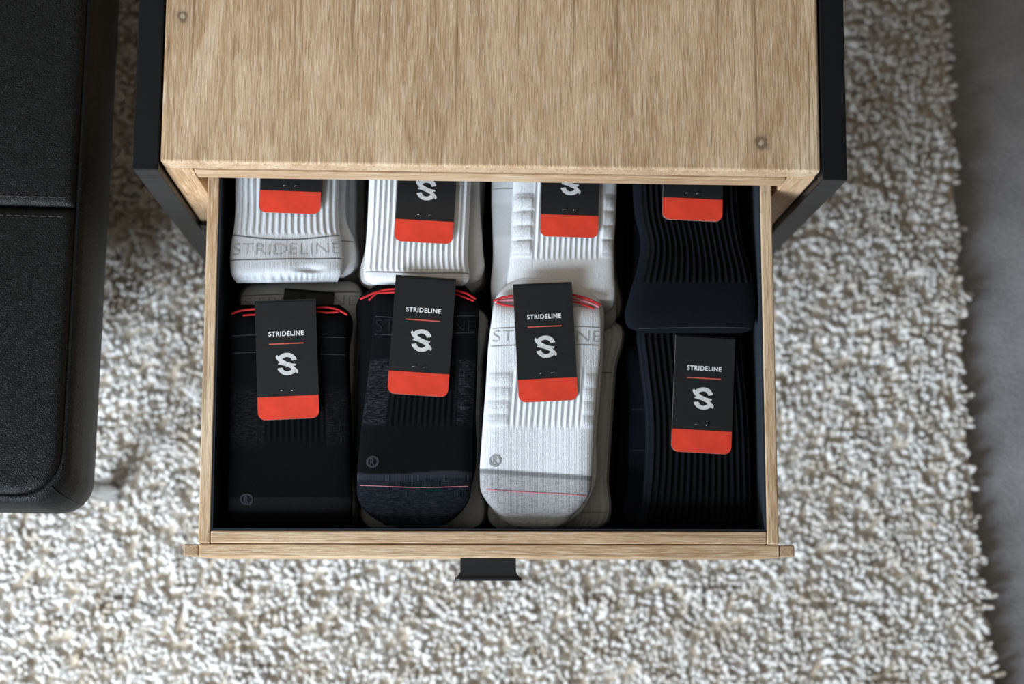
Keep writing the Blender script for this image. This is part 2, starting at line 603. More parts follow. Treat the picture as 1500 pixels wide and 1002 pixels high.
pile = link('pile', build_pile(), M['rug_yarn'], rug)
tag(pile, 'thick cream and beige yarn pile', kind='stuff')

# ================================================================== CABINET
CW, CYAW = 0.5578, -0.0042
cab = empty('side_cabinet', (-0.0007, 0.2953, 0.0), CYAW)
tag(cab, 'pale wooden cabinet with black metal side frames and its drawer pulled open', 'cabinet')
CM = Matrix.Translation((-0.0007, 0.2953, 0.0)) @ Matrix.Rotation(CYAW, 4, 'Z')
CI = CM.inverted()
H = CW / 2
TB = 0.0197            # tube width
CD = 0.43              # depth of the cabinet
LEG0 = 0.008


def local(px, py, z):
    return CI @ at(px, py, z)


k1, k2 = local(268, 24, ZT), local(1116, 209, ZT)
M['wood_top'] = wood('washed_wood_top', 'Y', [(k1.x, k1.y, ZT, 0.0052), (k2.x, k2.y, ZT, 0.0066)])
M['wood_x'] = wood('washed_wood_across', 'X', tint=0.98)
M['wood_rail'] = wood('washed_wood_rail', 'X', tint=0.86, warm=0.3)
M['wood_y'] = wood('washed_wood_along', 'Y', tint=0.98)
M['wood_z'] = wood('washed_wood_upright', 'Z', tint=1.0, warm=0.4)
M['wood_end'] = wood('wood_end_grain', 'Z', tint=0.78)

for s in (-1, 1):
    xa, xb = (-H, -H + TB) if s < 0 else (H - TB, H)
    box('top_bar', xa, xb, 0.0, CD, ZT - TB, ZT, M['metal'], cab, 0.0009)
    box('leg', xa, xb, 0.0, TB, LEG0 + TB, ZT - TB + 0.0008, M['metal'], cab, 0.0009)
    box('leg', xa, xb, CD - TB, CD, LEG0 + TB, ZT - TB, M['metal'], cab, 0.0009)
    box('bottom_bar', xa, xb, 0.0, CD, LEG0, LEG0 + TB, M['metal'], cab, 0.0009)
HW = H - TB - 0.0012
box('crossbar', -H + TB, H - TB, 0.002, TB, ZT - 0.2365, ZT - 0.217, M['metal'], cab, 0.0009)
box('crossbar', -H + TB, H - TB, CD - TB, CD - 0.001, ZT - 0.2365, ZT - 0.217, M['metal'], cab, 0.0009)
# eased, slightly worn front edge of the top board
box('top_board', -HW, HW, 0.0062, CD - 0.002, ZT - 0.0195, ZT - 0.0002, M['wood_top'], cab, 0.0026, 4)
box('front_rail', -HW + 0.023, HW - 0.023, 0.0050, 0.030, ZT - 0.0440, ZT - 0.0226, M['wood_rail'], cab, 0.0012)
for s in (-1, 1):
    xa, xb = sorted((s * HW, s * (HW - 0.0222)))
    box('side_panel', xa, xb, 0.0062, CD - 0.002, ZT - 0.2145, ZT - 0.0203, M['wood_z'], cab, 0.001)
    xa, xb = sorted((s * (HW - 0.0225), s * (HW - 0.0300)))
    box('drawer_runner', xa, xb, 0.035, CD - 0.03, ZT - 0.165, ZT - 0.135, M['wood_y'], cab, 0.001)
box('bottom_board', -HW + 0.0225, HW - 0.0225, 0.0075, CD - 0.002, ZT - 0.2145, ZT - 0.198, M['wood_x'], cab, 0.001)
box('back_board', -HW + 0.0225, HW - 0.0225, CD - 0.014, CD - 0.003, ZT - 0.197, ZT - 0.0203, M['wood_x'], cab, 0.0005)

# ------------------------------------------------------------------ drawer (a part of the cabinet)
DYAW = 0.0007
DL = 0.405
WT = 0.0094
DB = ZR - 0.115
drawer = empty('drawer', (0, 0, 0))
drawer.parent = cab
drawer.matrix_local = CI @ Matrix.Rotation(DYAW, 4, 'Z')
tag(drawer, 'pale wooden drawer lined with dark navy felt')
HD = 0.23
box('side_board', -HD, -HD + WT, 0.0108, DL, DB, ZR, M['wood_y'], drawer, 0.0012, 3)
box('side_board', HD - WT, HD, 0.0108, DL, DB, ZR, M['wood_y'], drawer, 0.0012, 3)
box('inner_front_board', -HD + WT + 0.0002, HD - WT - 0.0002, 0.0110, 0.0209, DB, ZR - 0.0003, M['wood_x'], drawer, 0.0012, 3)
box('back_board', -HD + WT + 0.0002, HD - WT - 0.0002, DL - WT, DL, DB, ZR - 0.001, M['wood_x'], drawer, 0.001)
box('bottom_board', -HD + WT + 0.0002, HD - WT - 0.0002, 0.0212, DL - WT - 0.0003, DB, DB + 0.008, M['wood_x'], drawer, 0.0)
LT = 0.0016
LB = DB + 0.0082
box('lining', -HD + WT + .0002, -HD + WT + LT, 0.0212, DL - WT - .0003, LB, ZR - 0.0012, M['lining'], drawer, 0.0)
box('lining', HD - WT - LT, HD - WT - .0002, 0.0212, DL - WT - .0003, LB, ZR - 0.0012, M['lining'], drawer, 0.0)
box('lining', -HD + WT + LT, HD - WT - LT, 0.0212, 0.0212 + LT, LB, ZR - 0.0015, M['lining'], drawer, 0.0)
box('lining', -HD + WT + LT, HD - WT - LT, DL - WT - LT - .0003, DL - WT - .0003, LB, ZR - 0.0015, M['lining'], drawer, 0.0)
FLOOR_Z = LB + LT
box('lining', -HD + WT + LT, HD - WT - LT, 0.0212 + LT, DL - WT - LT - .0003, LB, FLOOR_Z, M['lining'], drawer, 0.0)
xl, xr = at(268.5, 807, ZR).x, at(1164.5, 807, ZR).x
box('front_panel', -HD + 0.0005, HD + 0.0005, 0.0, 0.0106, DB - 0.012, ZR - 0.0006, M['wood_x'], drawer, 0.0013, 3)
box('end_block', xl, -HD + 0.0003, 0.0010, 0.0102, DB - 0.012, ZR - 0.0014, M['wood_end'], drawer, 0.001)
box('end_block', HD + 0.0007, xr, 0.0010, 0.0102, DB - 0.012, ZR - 0.0014, M['wood_end'], drawer, 0.001)

# tab pull: flat neck that flares into a rolled lip
hz = ZR - 0.010
hp = [at(674.5, 815, hz), at(674, 838, hz), at(672, 842, hz), at(666.5, 847, hz), at(666, 850, hz),
      at(764, 850, hz), at(763.5, 847, hz), at(758, 842, hz), at(756, 838, hz), at(755.5, 815, hz)]
hd = prism('handle', [(p.x, p.y) for p in hp], hz - 0.0026, hz, M['handle'], drawer, 0.0006)
a, b_ = at(666, 850, hz), at(764, 850, hz)
lip = [(a.x + 0.0005 + (b_.x - a.x - 0.001) * i / 12, a.y + 0.0012, hz - 0.0002) for i in range(13)]
bm = bmesh.new()
me = tube_mesh('handle_lip', lip, 0.0016, 8)
lp = link('handle_lip', me, M['handle'], drawer, True)
box('handle_plate', hp[0].x + 0.001, hp[-1].x - 0.001, -0.0022, -0.0001, ZR - 0.040, hz - 0.0027, M['handle'], drawer, 0.0006)


# ================================================================== SOCKS
def cr(P, t):
    """smooth interpolation through the rows P (n, k) at parameters t in 0..1"""
    P = np.asarray(P, float)
    n = len(P)
    d = np.linalg.norm(np.diff(P[:, :4], axis=0), axis=1) + 1e-9
    k = np.concatenate([[0], np.cumsum(d)])
    k /= k[-1]
    m = np.zeros_like(P)
    sl = np.diff(P, axis=0) / np.diff(k)[:, None]
    m[0], m[-1] = sl[0], sl[-1]
    for i in range(1, n - 1):
        w0, w1 = k[i + 1] - k[i], k[i] - k[i - 1]
        m[i] = (sl[i - 1] * w0 + sl[i] * w1) / (w0 + w1)
    t = np.asarray(t, float)
    i = np.clip(np.searchsorted(k, t, side='right') - 1, 0, n - 2)
    h = (k[i + 1] - k[i])
    u = ((t - k[i]) / h)[..., None]
    h = h[..., None]
    return ((2 * u**3 - 3 * u**2 + 1) * P[i] + (u**3 - 2 * u**2 + u) * h * m[i]
            + (-2 * u**3 + 3 * u**2) * P[i + 1] + (u**3 - u**2) * h * m[i + 1])


def sstep(a, b, x):
    u = np.clip((x - a) / (b - a), 0, 1)
    return u * u * (3 - 2 * u)


class Sock:
    """A flattened knitted sock: two faces that meet along a rounded rim.
    rows: (left x, left y, right x, right y, dz) down the sock, at height z."""

    def __init__(self, rows, z, thick, relief=None, ns=6.0, nt=14.0):
        W = []
        for r in rows:
            dz = r[4] if len(r) > 4 else 0.0
            a, b = at(r[0], r[1], z), at(r[2], r[3], z)
            cx_ = lambda v: min(max(v, -0.2183), 0.2183)      # pressed against the drawer walls
            cy_ = lambda v: min(max(v, 0.0232), 0.3900)
            W.append((cx_(a.x), cy_(a.y), cx_(b.x), cy_(b.y), dz))
        self.W, self.z, self.T, self.relief, self.ns, self.nt = W, z, thick, relief, ns, nt
        # pixel y of the mid line for row lookup
        self.ty = [((r[1] + r[3]) / 2) for r in rows]
        P = np.array(W)
        d = np.linalg.norm(np.diff(P[:, :4], axis=0), axis=1)
        k = np.concatenate([[0], np.cumsum(d)])
        self.k = k / k[-1]

    def t_of(self, py):
        return float(np.interp(py, self.ty, self.k))

    def pos(self, s, t, side=1, relief=True):
        s, t = np.broadcast_arrays(np.asarray(s, float), np.asarray(t, float))
        R = cr(self.W, t)
        x = R[..., 0] * (1 - s) + R[..., 2] * s
        y = R[..., 1] * (1 - s) + R[..., 3] * s
        e = np.clip(1 - np.abs(2 * s - 1) ** self.ns, 0, 1) ** 0.5 * np.clip(1 - np.abs(2 * t - 1) ** self.nt, 0, 1) ** 0.5
        z = self.z + R[..., 4] + side * self.T / 2 * e
        if relief and self.relief is not None and side > 0:
            z = z + self.relief(self, s, t) * np.clip(e * 1.3, 0, 1)
        return np.stack([x, y, z], -1)

    def mesh(self, name, origin, colour, nu, nv):
        u = np.linspace(-1, 1, nu)
        s = .5 + .5 * (0.72 * u + 0.28 * np.sin(u * math.pi / 2))
        v = np.linspace(-1, 1, nv)
        t = .5 + .5 * (0.85 * v + 0.15 * np.sin(v * math.pi / 2))
        S, T = np.meshgrid(s, t)
        top = self.pos(S, T, 1)
        bot = self.pos(S, T, -1)
        n = nu * nv
        idx = np.arange(n).reshape(nv, nu)
        bidx = idx + n
        rim = np.zeros((nv, nu), bool)
        rim[0] = rim[-1] = True
        rim[:, 0] = rim[:, -1] = True
        bidx = np.where(rim, idx, bidx)
        q1 = np.stack([idx[:-1, :-1], idx[1:, :-1], idx[1:, 1:], idx[:-1, 1:]], -1).reshape(-1, 4)
        q2 = np.stack([bidx[:-1, :-1], bidx[:-1, 1:], bidx[1:, 1:], bidx[1:, :-1]], -1).reshape(-1, 4)
        V = np.concatenate([top.reshape(-1, 3), bot.reshape(-1, 3)]) - np.array(origin)
        # drop the unused underside rim
        used = np.zeros(2 * n, bool)
        F = np.concatenate([q1, q2])
        used[F.ravel()] = True
        mp = np.cumsum(used) - 1
        F = mp[F]
        V = V[used]
        me = bpy.data.meshes.new(name)
        me.vertices.add(len(V))
        me.vertices.foreach_set('co', V.ravel())
        me.loops.add(F.size)
        me.loops.foreach_set('vertex_index', F.ravel().astype(np.int32))
        me.polygons.add(len(F))
        me.polygons.foreach_set('loop_start', (np.arange(len(F)) * 4).astype(np.int32))
        me.polygons.foreach_set('use_smooth', np.ones(len(F), dtype=bool))
        me.update(calc_edges=True)
        c = colour(self, S, T)
        fl_ = np.zeros(S.shape + (4,))
        if isinstance(c, tuple):
            c, fl_ = c
        c = np.concatenate([c.reshape(-1, 3), c.reshape(-1, 3)])[used]
        c = np.concatenate([c, np.ones((len(c), 1))], 1)
        fl_ = np.concatenate([fl_.reshape(-1, 4), fl_.reshape(-1, 4)])[used]
        ca = me.color_attributes.new('yarn', 'FLOAT_COLOR', 'POINT')
        ca.data.foreach_set('color', c.ravel())
        ca = me.color_attributes.new('fleck', 'FLOAT_COLOR', 'POINT')
        ca.data.foreach_set('color', fl_.ravel())
        me.validate()
        return me

    def ribbon(self, name, origin, py, width, mat, parent, s0=0.02, s1=0.98, wob=0.0, seed=0, lift=0.00025, slope=0.0, bow=0.0):
        """thin knitted line across the sock at picture row py (half-way across)"""
        n = 70
        s = np.linspace(s0, s1, n)
        r = np.random.default_rng(seed)
        ph = r.uniform(0, 6.28)
        t0 = self.t_of(py)
        dt = abs(self.t_of(py + 10) - self.t_of(py)) / 10
        tt = t0 + dt * (wob * np.sin(s * 5.0 + ph) + slope * (s - .5) + bow * (1 - (2 * s - 1) ** 2))
        hw = width / 2 * dt
        A = self.pos(s, tt - hw)
        B = self.pos(s, tt)
        C = self.pos(s, tt + hw)
        B[:, 2] += lift * 2
        A[:, 2] += lift
        C[:, 2] += lift
        V = np.concatenate([A, B, C]) - np.array(origin)
        F = []
        for i in range(n - 1):
            F.append((i, n + i, n + i + 1, i + 1))
            F.append((n + i, 2 * n + i, 2 * n + i + 1, n + i + 1))
        me = bpy.data.meshes.new(name)
        me.from_pydata(V.tolist(), [], F)
        return link(name, me, mat, parent, True)

    def text(self, name, origin, s, sa, sb, py0, py1, mat, parent, bold=0.0, spacing=1.0, lift=0.0005, bend=0.0):
        v, f = text_mesh(s, bold, 0, spacing)
        hh = v[:, 1].max()
        ss = sa + v[:, 0] * (sb - sa)
        t0, t1 = self.t_of(py0), self.t_of(py1)
        tt = t1 + (v[:, 1] / hh) * (t0 - t1) + bend * (1 - (2 * ss - 1) ** 2)
        P = self.pos(ss, tt)
        P[:, 2] += lift
        me = bpy.data.meshes.new(name)
        me.from_pydata((P - np.array(origin)).tolist(), [], f)
        return link(name, me, mat, parent)


def trim(sock, name, origin, pts_st, r, mat, parent):
    """tube of coloured yarn along (s, t) on the sock"""
    st = np.array(pts_st)
    k = np.linspace(0, 1, len(st))
    kk = np.linspace(0, 1, 40)
    s = np.interp(kk, k, st[:, 0])
    t = np.interp(kk, k, st[:, 1])
    P = sock.pos(s, t) - np.array(origin)
    me = tube_mesh(name, [tuple(p) for p in P], r, 6)
    return link(name, me, mat, parent, True)


def arc_tube(name, origin, pix, z, r, mat, parent, sag=None):
    """yarn tube through picture points at height z (list) """
    P = []
    pix = np.array(pix, float)
    k = np.linspace(0, 1, len(pix))
    for q in np.linspace(0, 1, 30):
        x, y = np.interp(q, k, pix[:, 0]), np.interp(q, k, pix[:, 1])
        p = at(x, y, z) - Vector(origin)
        P.append(p)
    me = tube_mesh(name, P, r, 6)
    return link(name, me, mat, parent, True)


# ------------------------------------------------------------------ header card
LOGO = [(200, 215), (218, 238), (240, 270), (272, 240), (310, 213), (352, 190), (400, 175), (450, 166), (500, 164), (552, 168), (600, 180),
        (648, 202), (690, 232), (724, 268), (752, 312), (780, 370), (712, 388), (640, 405), (628, 370), (608, 338), (580, 312),
        (545, 294), (495, 285), (450, 290), (408, 306), (376, 328), (350, 352), (390, 378), (430, 402), (480, 430), (535, 455), (590, 472), (650, 487), (755, 505),
        (735, 552), (668, 550), (712, 590), (760, 642), (792, 682), (815, 715), (785, 785), (752, 772), (737, 735), (700, 766), (660, 790), (620, 809), (575, 822),
        (530, 830), (485, 831), (435, 826), (390, 814), (348, 795), (308, 768), (270, 736), (238, 698), (216, 660), (200, 625), (272, 610), (345, 595),
        (356, 625), (374, 656), (398, 682), (430, 704), (462, 716), (495, 720), (530, 716), (565, 702), (598, 678), (625, 650),
        (592, 622), (560, 602), (505, 580), (450, 560), (398, 540), (345, 524), (285, 508), (220, 490), (240, 455), (290, 455), (258, 430), (226, 396), (198, 360), (178, 325), (160, 275)]
CARD_H = 0.0955


def arc(cx, cy, r, a0, a1, n=6):
    return [(cx + r * math.cos(math.radians(a0 + (a1 - a0) * i / n)), cy + r * math.sin(math.radians(a0 + (a1 - a0) * i / n))) for i in range(n + 1)]


def header_card(parent, origin, bl, br, z, pitch=0.0, height=CARD_H, roll=0.0):
    """folded charcoal card with a red foot, seen from above; bl, br: picture corners of its lower edge"""
    A, B = at(bl[0], bl[1], z), at(br[0], br[1], z)
    w = (B - A).length
    ang = math.atan2(B.y - A.y, B.x - A.x)
    mid = (A + B) / 2
    h = height
    rc = 0.0058
    tk = 0.0007
    band = 0.0185
    out = arc(-w / 2 + rc, rc, rc, 180, 270) + arc(w / 2 - rc, rc, rc, 270, 360) + [(w / 2, h), (-w / 2, h)]
    c = prism('header_card', out, -tk, 0.0, M['card'], parent, 0.0, M['paper'])
    c.location = mid - Vector(origin)
    c.rotation_euler = Euler((pitch, roll, ang), 'XYZ')
    # fold and rear leaf
    bm = bmesh.new()
    prof = [(h - 0.0006, 0.0)] + [(h + 0.0016 * math.sin(a), -0.0018 + 0.0018 * math.cos(a)) for a in np.linspace(0, math.pi, 7)] + [(h - 0.018, -0.0036)]
    vs = [[bm.verts.new((x, y, zz)) for (y, zz) in prof] for x in (-w / 2, w / 2)]
    for i in range(len(prof) - 1):
        bm.faces.new((vs[0][i], vs[1][i], vs[1][i + 1], vs[0][i + 1]))
    from_bm('fold', bm, M['card'], c, True)
    e = 0.00012
    o2 = arc(-w / 2 + rc, rc, rc - 0.0001, 180, 270) + arc(w / 2 - rc, rc, rc - 0.0001, 270, 360) + [(w / 2 - 0.0001, band), (-w / 2 + 0.0001, band)]
    tag(prism('red_band', o2, 0.00002, e, M['red'], c), 'plain red foot of the card')
    ls = 0.0180 / 660.0
    lg = [((x - 488) * ls, h * 0.466 - (y - 498) * ls) for x, y in LOGO]
    tag(prism('emblem', lg[::-1], 0.00002, e, M['silver_print'], c), 'pale grey S emblem with split tails')
    v, f = text_mesh('STRIDELINE', 0.026, 0, 1.14)
    lw = w * 0.575
    P = np.stack([(v[:, 0] - .5) * lw, v[:, 1] * lw * 1.08 + h * 0.705, np.full(len(v), e)], -1)
    me = bpy.data.meshes.new('lettering')
    me.from_pydata(P.tolist(), [], f)
    tag(link('lettering', me, M['white_print'], c), 'white lettering STRIDELINE')
    box('rule_line', -w * 0.285, w * 0.285, h * 0.640 - 0.0004, h * 0.640 + 0.0004, 0.00002, e, M['rule'], c, 0.0)
    for sx in (-0.0042, 0.0048):
        q = [(sx - 0.0018, band + 0.0042, 0.0), (sx - 0.0012, band + 0.0046, 0.0005), (sx + 0.0012, band + 0.0050, 0.0005), (sx + 0.0018, band + 0.0052, 0.0)]
        link('staple', tube_mesh('staple', q, 0.00022, 5), M['steel'], c, True)
    return c


# ------------------------------------------------------------------ yarn colours
WHITE = np.array([0.80, 0.82, 0.85])
OFFW = np.array([0.56, 0.56, 0.55])
GREYW = np.array([0.42, 0.42, 0.41])
HGREY = np.array([0.40, 0.40, 0.41])
BLACK = np.array([0.0042, 0.0044, 0.0056])
NAVY = np.array([0.0075, 0.0092, 0.014])


def fleck(mask, col, amt=1.0):
    m = np.asarray(mask)
    if m.ndim and m.shape[-1] == 1:
        m = m[..., 0]
    f = np.ones(m.shape + (4,))
    f[..., :3] = col
    f[..., 3] = np.clip(m * amt, 0, 1)
    return f



def heather(s, t, n_s, n_t, seed):
    r = np.random.default_rng(seed)
    g = r.random((n_t + 2, n_s + 2))
    i = np.clip((t * n_t).astype(int), 0, n_t)
    u = np.clip(s, 0, 1) * n_s + r.random(n_t + 2)[i]
    j = np.clip(u.astype(int), 0, n_s)
    return g[i, j]


def flat_colour(c):
    c = np.array(c)
    return lambda k, s, t: np.broadcast_to(c, s.shape + (3,)) * (0.97 + 0.06 * heather(s, t, 60, 160, 1))[..., None]


def rib(k, s, pitch_px, width_px, amp, lo=0.0, hi=1.0):
    n = width_px / pitch_px
    w = np.cos(2 * math.pi * n * s)
    return amp * np.sign(w) * np.abs(w) ** 0.7 * sstep(lo - .02, lo + .01, s) * (1 - sstep(hi - .01, hi + .02, s))


def wrinkle(s, t, seed, amp, fs=2.0, ft=3.0):
    return amp * smooth_noise(np.asarray(s) * fs + seed * 3.1, np.asarray(t) * ft + seed * 1.7, 1.0, 40 + seed)


def pair(label, rows, z, thick, colour, relief, card=None, nu=120, nv=190, lower=None, lower_col=None, ns=6.0, nt=14.0, group='sock pairs lying on top of the stacks', name='sock_pair'):
    """a pair of socks: two sock meshes, one over the other, and the header card"""
    xs = [at((r[0] + r[2]) / 2, (r[1] + r[3]) / 2, z) for r in rows]
    ox = sum(p.x for p in xs) / len(xs)
    oy = sum(p.y for p in xs) / len(xs)
    org = Vector((ox, oy, z - 1.5 * thick))
    e = empty(name, org)
    tag(e, label, 'socks', group)
    k = Sock(rows, z, thick, relief, ns, nt)
    so = link('sock', k.mesh('sock', org, colour, nu, nv), M['knit'], e)
    lr = lower if lower is not None else [(r[0] - 2, r[1] - 2, r[2] + 3, r[3] + 1) + tuple(r[4:]) for r in rows]
    k2_ = Sock(lr, z - thick * 0.94, thick, None, ns, nt)
    lo = link('sock', k2_.mesh('sock', org, lower_col or colour, max(24, nu // 2), max(30, nv // 3)), M['knit'], e)
    return e, org, k, so, k2_, lo


G_TOP = 'sock pairs lying on top of the stacks'
G_UND = 'sock pairs tucked underneath in the stacks'
TH = 0.0125
ZS = ZR - 0.017          # mid height of an upper sock

# ---------------- F3: white pair with grey toe, front row third
rows = [(724, 444, 879, 449, -.001), (722, 456, 880, 458), (716, 500, 881, 500), (712, 560, 876, 562), (706, 640, 870, 642), (703, 704, 866, 708), (704, 717, 864, 722),
        (711, 732, 854, 738), (723, 747, 841, 753), (738, 763, 826, 768, -.001), (756, 773, 810, 776, -.003)]


def f3_relief(k, s, t):
    t0, t1 = k.t_of(535), k.t_of(630)
    m = sstep(t0, t0 + .03, t) * (1 - sstep(t1 - .04, t1 + .01, t))
    r = rib(k, s, 8.4, 160, 0.0007, 0.24, 0.86) * m
    side = (1 - sstep(0.20, 0.24, s)) + sstep(0.865, 0.89, s)
    ms = sstep(k.t_of(545), k.t_of(550), t) * (1 - sstep(k.t_of(622), k.t_of(630), t))
    seg = np.abs(np.sin((t - k.t_of(548)) / (k.t_of(568) - k.t_of(548)) * math.pi)) ** 0.5
    r = r + side * ms * 0.0010 * seg
    return r + wrinkle(s, t, 1, 0.0007)


def f3_col(k, s, t):
    c = np.ones(s.shape + (3,)) * WHITE
    tt = k.t_of(692) + (s - .5) * 0.022
    g = sstep(tt - .004, tt + .004, t)[..., None]
    grey = np.ones(s.shape + (3,)) * HGREY * 1.15
    dark = (sstep(tt - .004, tt, t) * (1 - sstep(tt + .018, tt + .024, t)))[..., None]
    grey = grey * (1 - dark * 0.50)
    side = (((1 - sstep(0.20, 0.23, s)) + sstep(0.87, 0.89, s)) * sstep(k.t_of(545), k.t_of(550), t) * (1 - sstep(k.t_of(622), k.t_of(630), t)))[..., None]
    fk = fleck(np.clip(g * 0.55 * (1 - dark) + side * 0.28, 0, 1), (0.17, 0.17, 0.18))
    return c * (1 - g) + grey * g, fk


low = [(762, 402, 838, 402, .003), (726, 436, 880, 443, .003), (720, 500, 884, 500), (715, 640, 874, 640), (708, 715, 870, 715), (722, 748, 850, 752), (745, 768, 826, 770, -.003)]
e, org, k, so, kl, lo = pair('white ankle sock pair with heather grey toes and pink seam, front row', rows, ZS, TH, f3_col, f3_relief, lower=low, lower_col=flat_colour(WHITE))
k.ribbon('stripe', org, 481, 1.3, M['pale_grey_yarn'], so, 0.02, 0.98, 1.5, 2)
k.ribbon('stripe', org, 507, 1.3, M['pale_grey_yarn'], so, 0.02, 0.98, 1.5, 2)
k.text('knit_lettering', org, 'STRIDELINE', 0.03, 0.985, 486, 502, M['knit_letter'], so, -0.022)
k.ribbon('toe_seam', org, 722, 1.5, M['pink_yarn'], so, 0.05, 0.99, 0.8, 3, slope=6)
bt0 = k.t_of(677)
k.text('badge_letter', org, 'R', 0.109, 0.151, 671.5, 682.5, M['pale_grey_yarn'], so, 0.03)


def badge(k, org, s0, py, mat, parent):
    n = 28
    t0 = k.t_of(py)
    dt = abs(k.t_of(py + 10) - t0) / 10
    V, Fc = [], []
    for i in range(n):
        a = 2 * math.pi * i / n
        for rr in (8.8, 5.9):
            p = k.pos(s0 + rr * math.cos(a) / 158.0, t0 + rr * dt * math.sin(a))
            V.append((p[0] - org.x, p[1] - org.y, p[2] - org.z + 0.0005))
    for i in range(n):
        j = (i + 1) % n
        Fc.append((2 * i, 2 * i + 1, 2 * j + 1, 2 * j))
    me = bpy.data.meshes.new('badge_ring')
    me.from_pydata(V, [], Fc)
    return link('badge_ring', me, mat, parent)


badge(k, org, 0.13, 677, M['pale_grey_yarn'], so)
arc_tube('cuff_trim', org, [(723, 441), (735, 436), (752, 433), (800, 429), (840, 432), (862, 438), (880, 447)], ZS + 0.0022, 0.0010, M['red_yarn'], so)
arc_tube('cuff_trim', org, [(727, 442), (738, 440), (752, 439), (800, 437), (842, 437), (862, 443), (878, 449)], ZS + 0.0018, 0.0013, M['pink_yarn'], so)
arc_tube('cuff_trim', org, [(727, 443), (740, 447), (756, 449), (800, 446), (842, 442), (860, 448), (870, 452)], ZS + 0.0030, 0.0008, M['red_yarn'], so)
header_card(e, org, (760, 590), (847, 586), ZS + 0.0092, 0.012)

# ---------------- F2: black pair with heather panels, front row second
rows = [(551, 426, 696, 436, -.001), (549, 440, 698, 446), (545, 500, 697, 500), (538, 560, 695, 562), (528, 640, 692, 640), (523, 705, 691, 705),
        (524, 728, 688, 730), (534, 748, 674, 752), (556, 764, 652, 768, -.001), (585, 773, 622, 774, -.003)]


def f2_relief(k, s, t):
    t0, t1 = k.t_of(520), k.t_of(628)
    m = sstep(t0, t0 + .03, t) * (1 - sstep(t1 - .04, t1 + .01, t))
    return rib(k, s, 8.4, 160, 0.0006, 0.24, 0.84) * m + wrinkle(s, t, 2, 0.0008)


def f2_col(k, s, t):
    c = np.ones(s.shape + (3,)) * BLACK
    side = (((1 - sstep(0.20, 0.23, s)) + sstep(0.83, 0.86, s)) * sstep(k.t_of(525), k.t_of(532), t) * (1 - sstep(k.t_of(618), k.t_of(628), t)))[..., None]
    tt = k.t_of(694) + 0.006 * np.sin(s * 6)
    g = sstep(tt - .004, tt + .004, t)[..., None]
    stripe = (sstep(tt - .004, tt, t) * (1 - sstep(tt + .020, tt + .026, t)))[..., None]
    toe = np.ones(s.shape + (3,)) * np.array([0.007, 0.009, 0.014])
    c = c * (1 - g) + toe * g
    fk = fleck(np.clip(side * 0.9 + g * 0.55 * (1 - stripe), 0, 1), (0.040, 0.043, 0.052))
    return c * (1 - stripe) + np.array([0.026, 0.027, 0.036]) * stripe, fk


low = [(566, 410, 680, 418, .002), (527, 436, 699, 440, .001), (526, 500, 700, 500), (522, 600, 697, 600), (521, 700, 694, 700), (540, 752, 672, 754), (566, 770, 640, 771, -.003)]
e, org, k, so, kl, lo = pair('black ankle sock pair with heather grey side panels, card tilted clockwise', rows, ZS - 0.001, TH, f2_col, f2_relief, lower=low, lower_col=flat_colour(BLACK * 1.2))
k.ribbon('stripe', org, 466, 1.2, M['dark_grey_yarn'], so, 0.02, 0.98, 2.5, 4)
k.ribbon('stripe', org, 491, 1.2, M['dark_grey_yarn'], so, 0.02, 0.98, 2.5, 4)
k.text('knit_lettering', org, 'STRIDELINE', 0.03, 0.985, 470, 487, M['black_letter'], so, -0.018)
k.ribbon('toe_seam', org, 713, 0.9, M['pink_yarn'], so, 0.03, 0.97, 1.4, 5)
k.text('badge_letter', org, 'R', 0.109, 0.151, 671.5, 682.5, M['dark_grey_yarn'], so, 0.03)
badge(k, org, 0.13, 677, M['dark_grey_yarn'], so)
arc_tube('cuff_trim', org, [(528, 438), (545, 430), (562, 425), (580, 423), (620, 421), (668, 426), (684, 430), (697, 438)], ZS + 0.0022, 0.0009, M['red_yarn'], so)
arc_tube('cuff_trim', org, [(540, 440), (552, 429), (580, 428), (620, 427), (668, 431), (682, 436), (694, 441)], ZS + 0.0024, 0.0008, M['red_yarn'], so)
header_card(e, org, (567, 576), (656, 582), ZS + 0.0092, 0.015)

# ---------------- F1: black pair, front row first
rows = [(340, 457, 508, 457, -.001), (338, 470, 509, 470), (337, 520, 509, 520), (337, 600, 512, 600), (335, 680, 514, 680), (334, 740, 516, 740), (340, 768, 512, 770, -.002), (352, 776, 500, 777, -.005)]


def f1_relief(k, s, t):
    t0, t1 = k.t_of(560), k.t_of(650)
    m = sstep(t0, t0 + .03, t) * (1 - sstep(t1 - .04, t1 + .01, t))
    return rib(k, s, 8.4, 172, 0.0005, 0.28, 0.80) * m + wrinkle(s, t, 3, 0.0008)


def f1_col(k, s, t):
    c = np.ones(s.shape + (3,)) * BLACK * 0.8
    side = (((1 - sstep(0.30, 0.34, s)) + sstep(0.78, 0.82, s)) * sstep(k.t_of(560), k.t_of(580), t) * (1 - sstep(k.t_of(640), k.t_of(665), t)))[..., None]
    tt = k.t_of(730)
    st = (sstep(tt - .004, tt, t) * (1 - sstep(tt + .05, tt + .07, t)))[..., None]
    return c + st * np.array([0.006, 0.006, 0.007]), fleck(side * 0.7 + st * 0.3, (0.024, 0.024, 0.026))


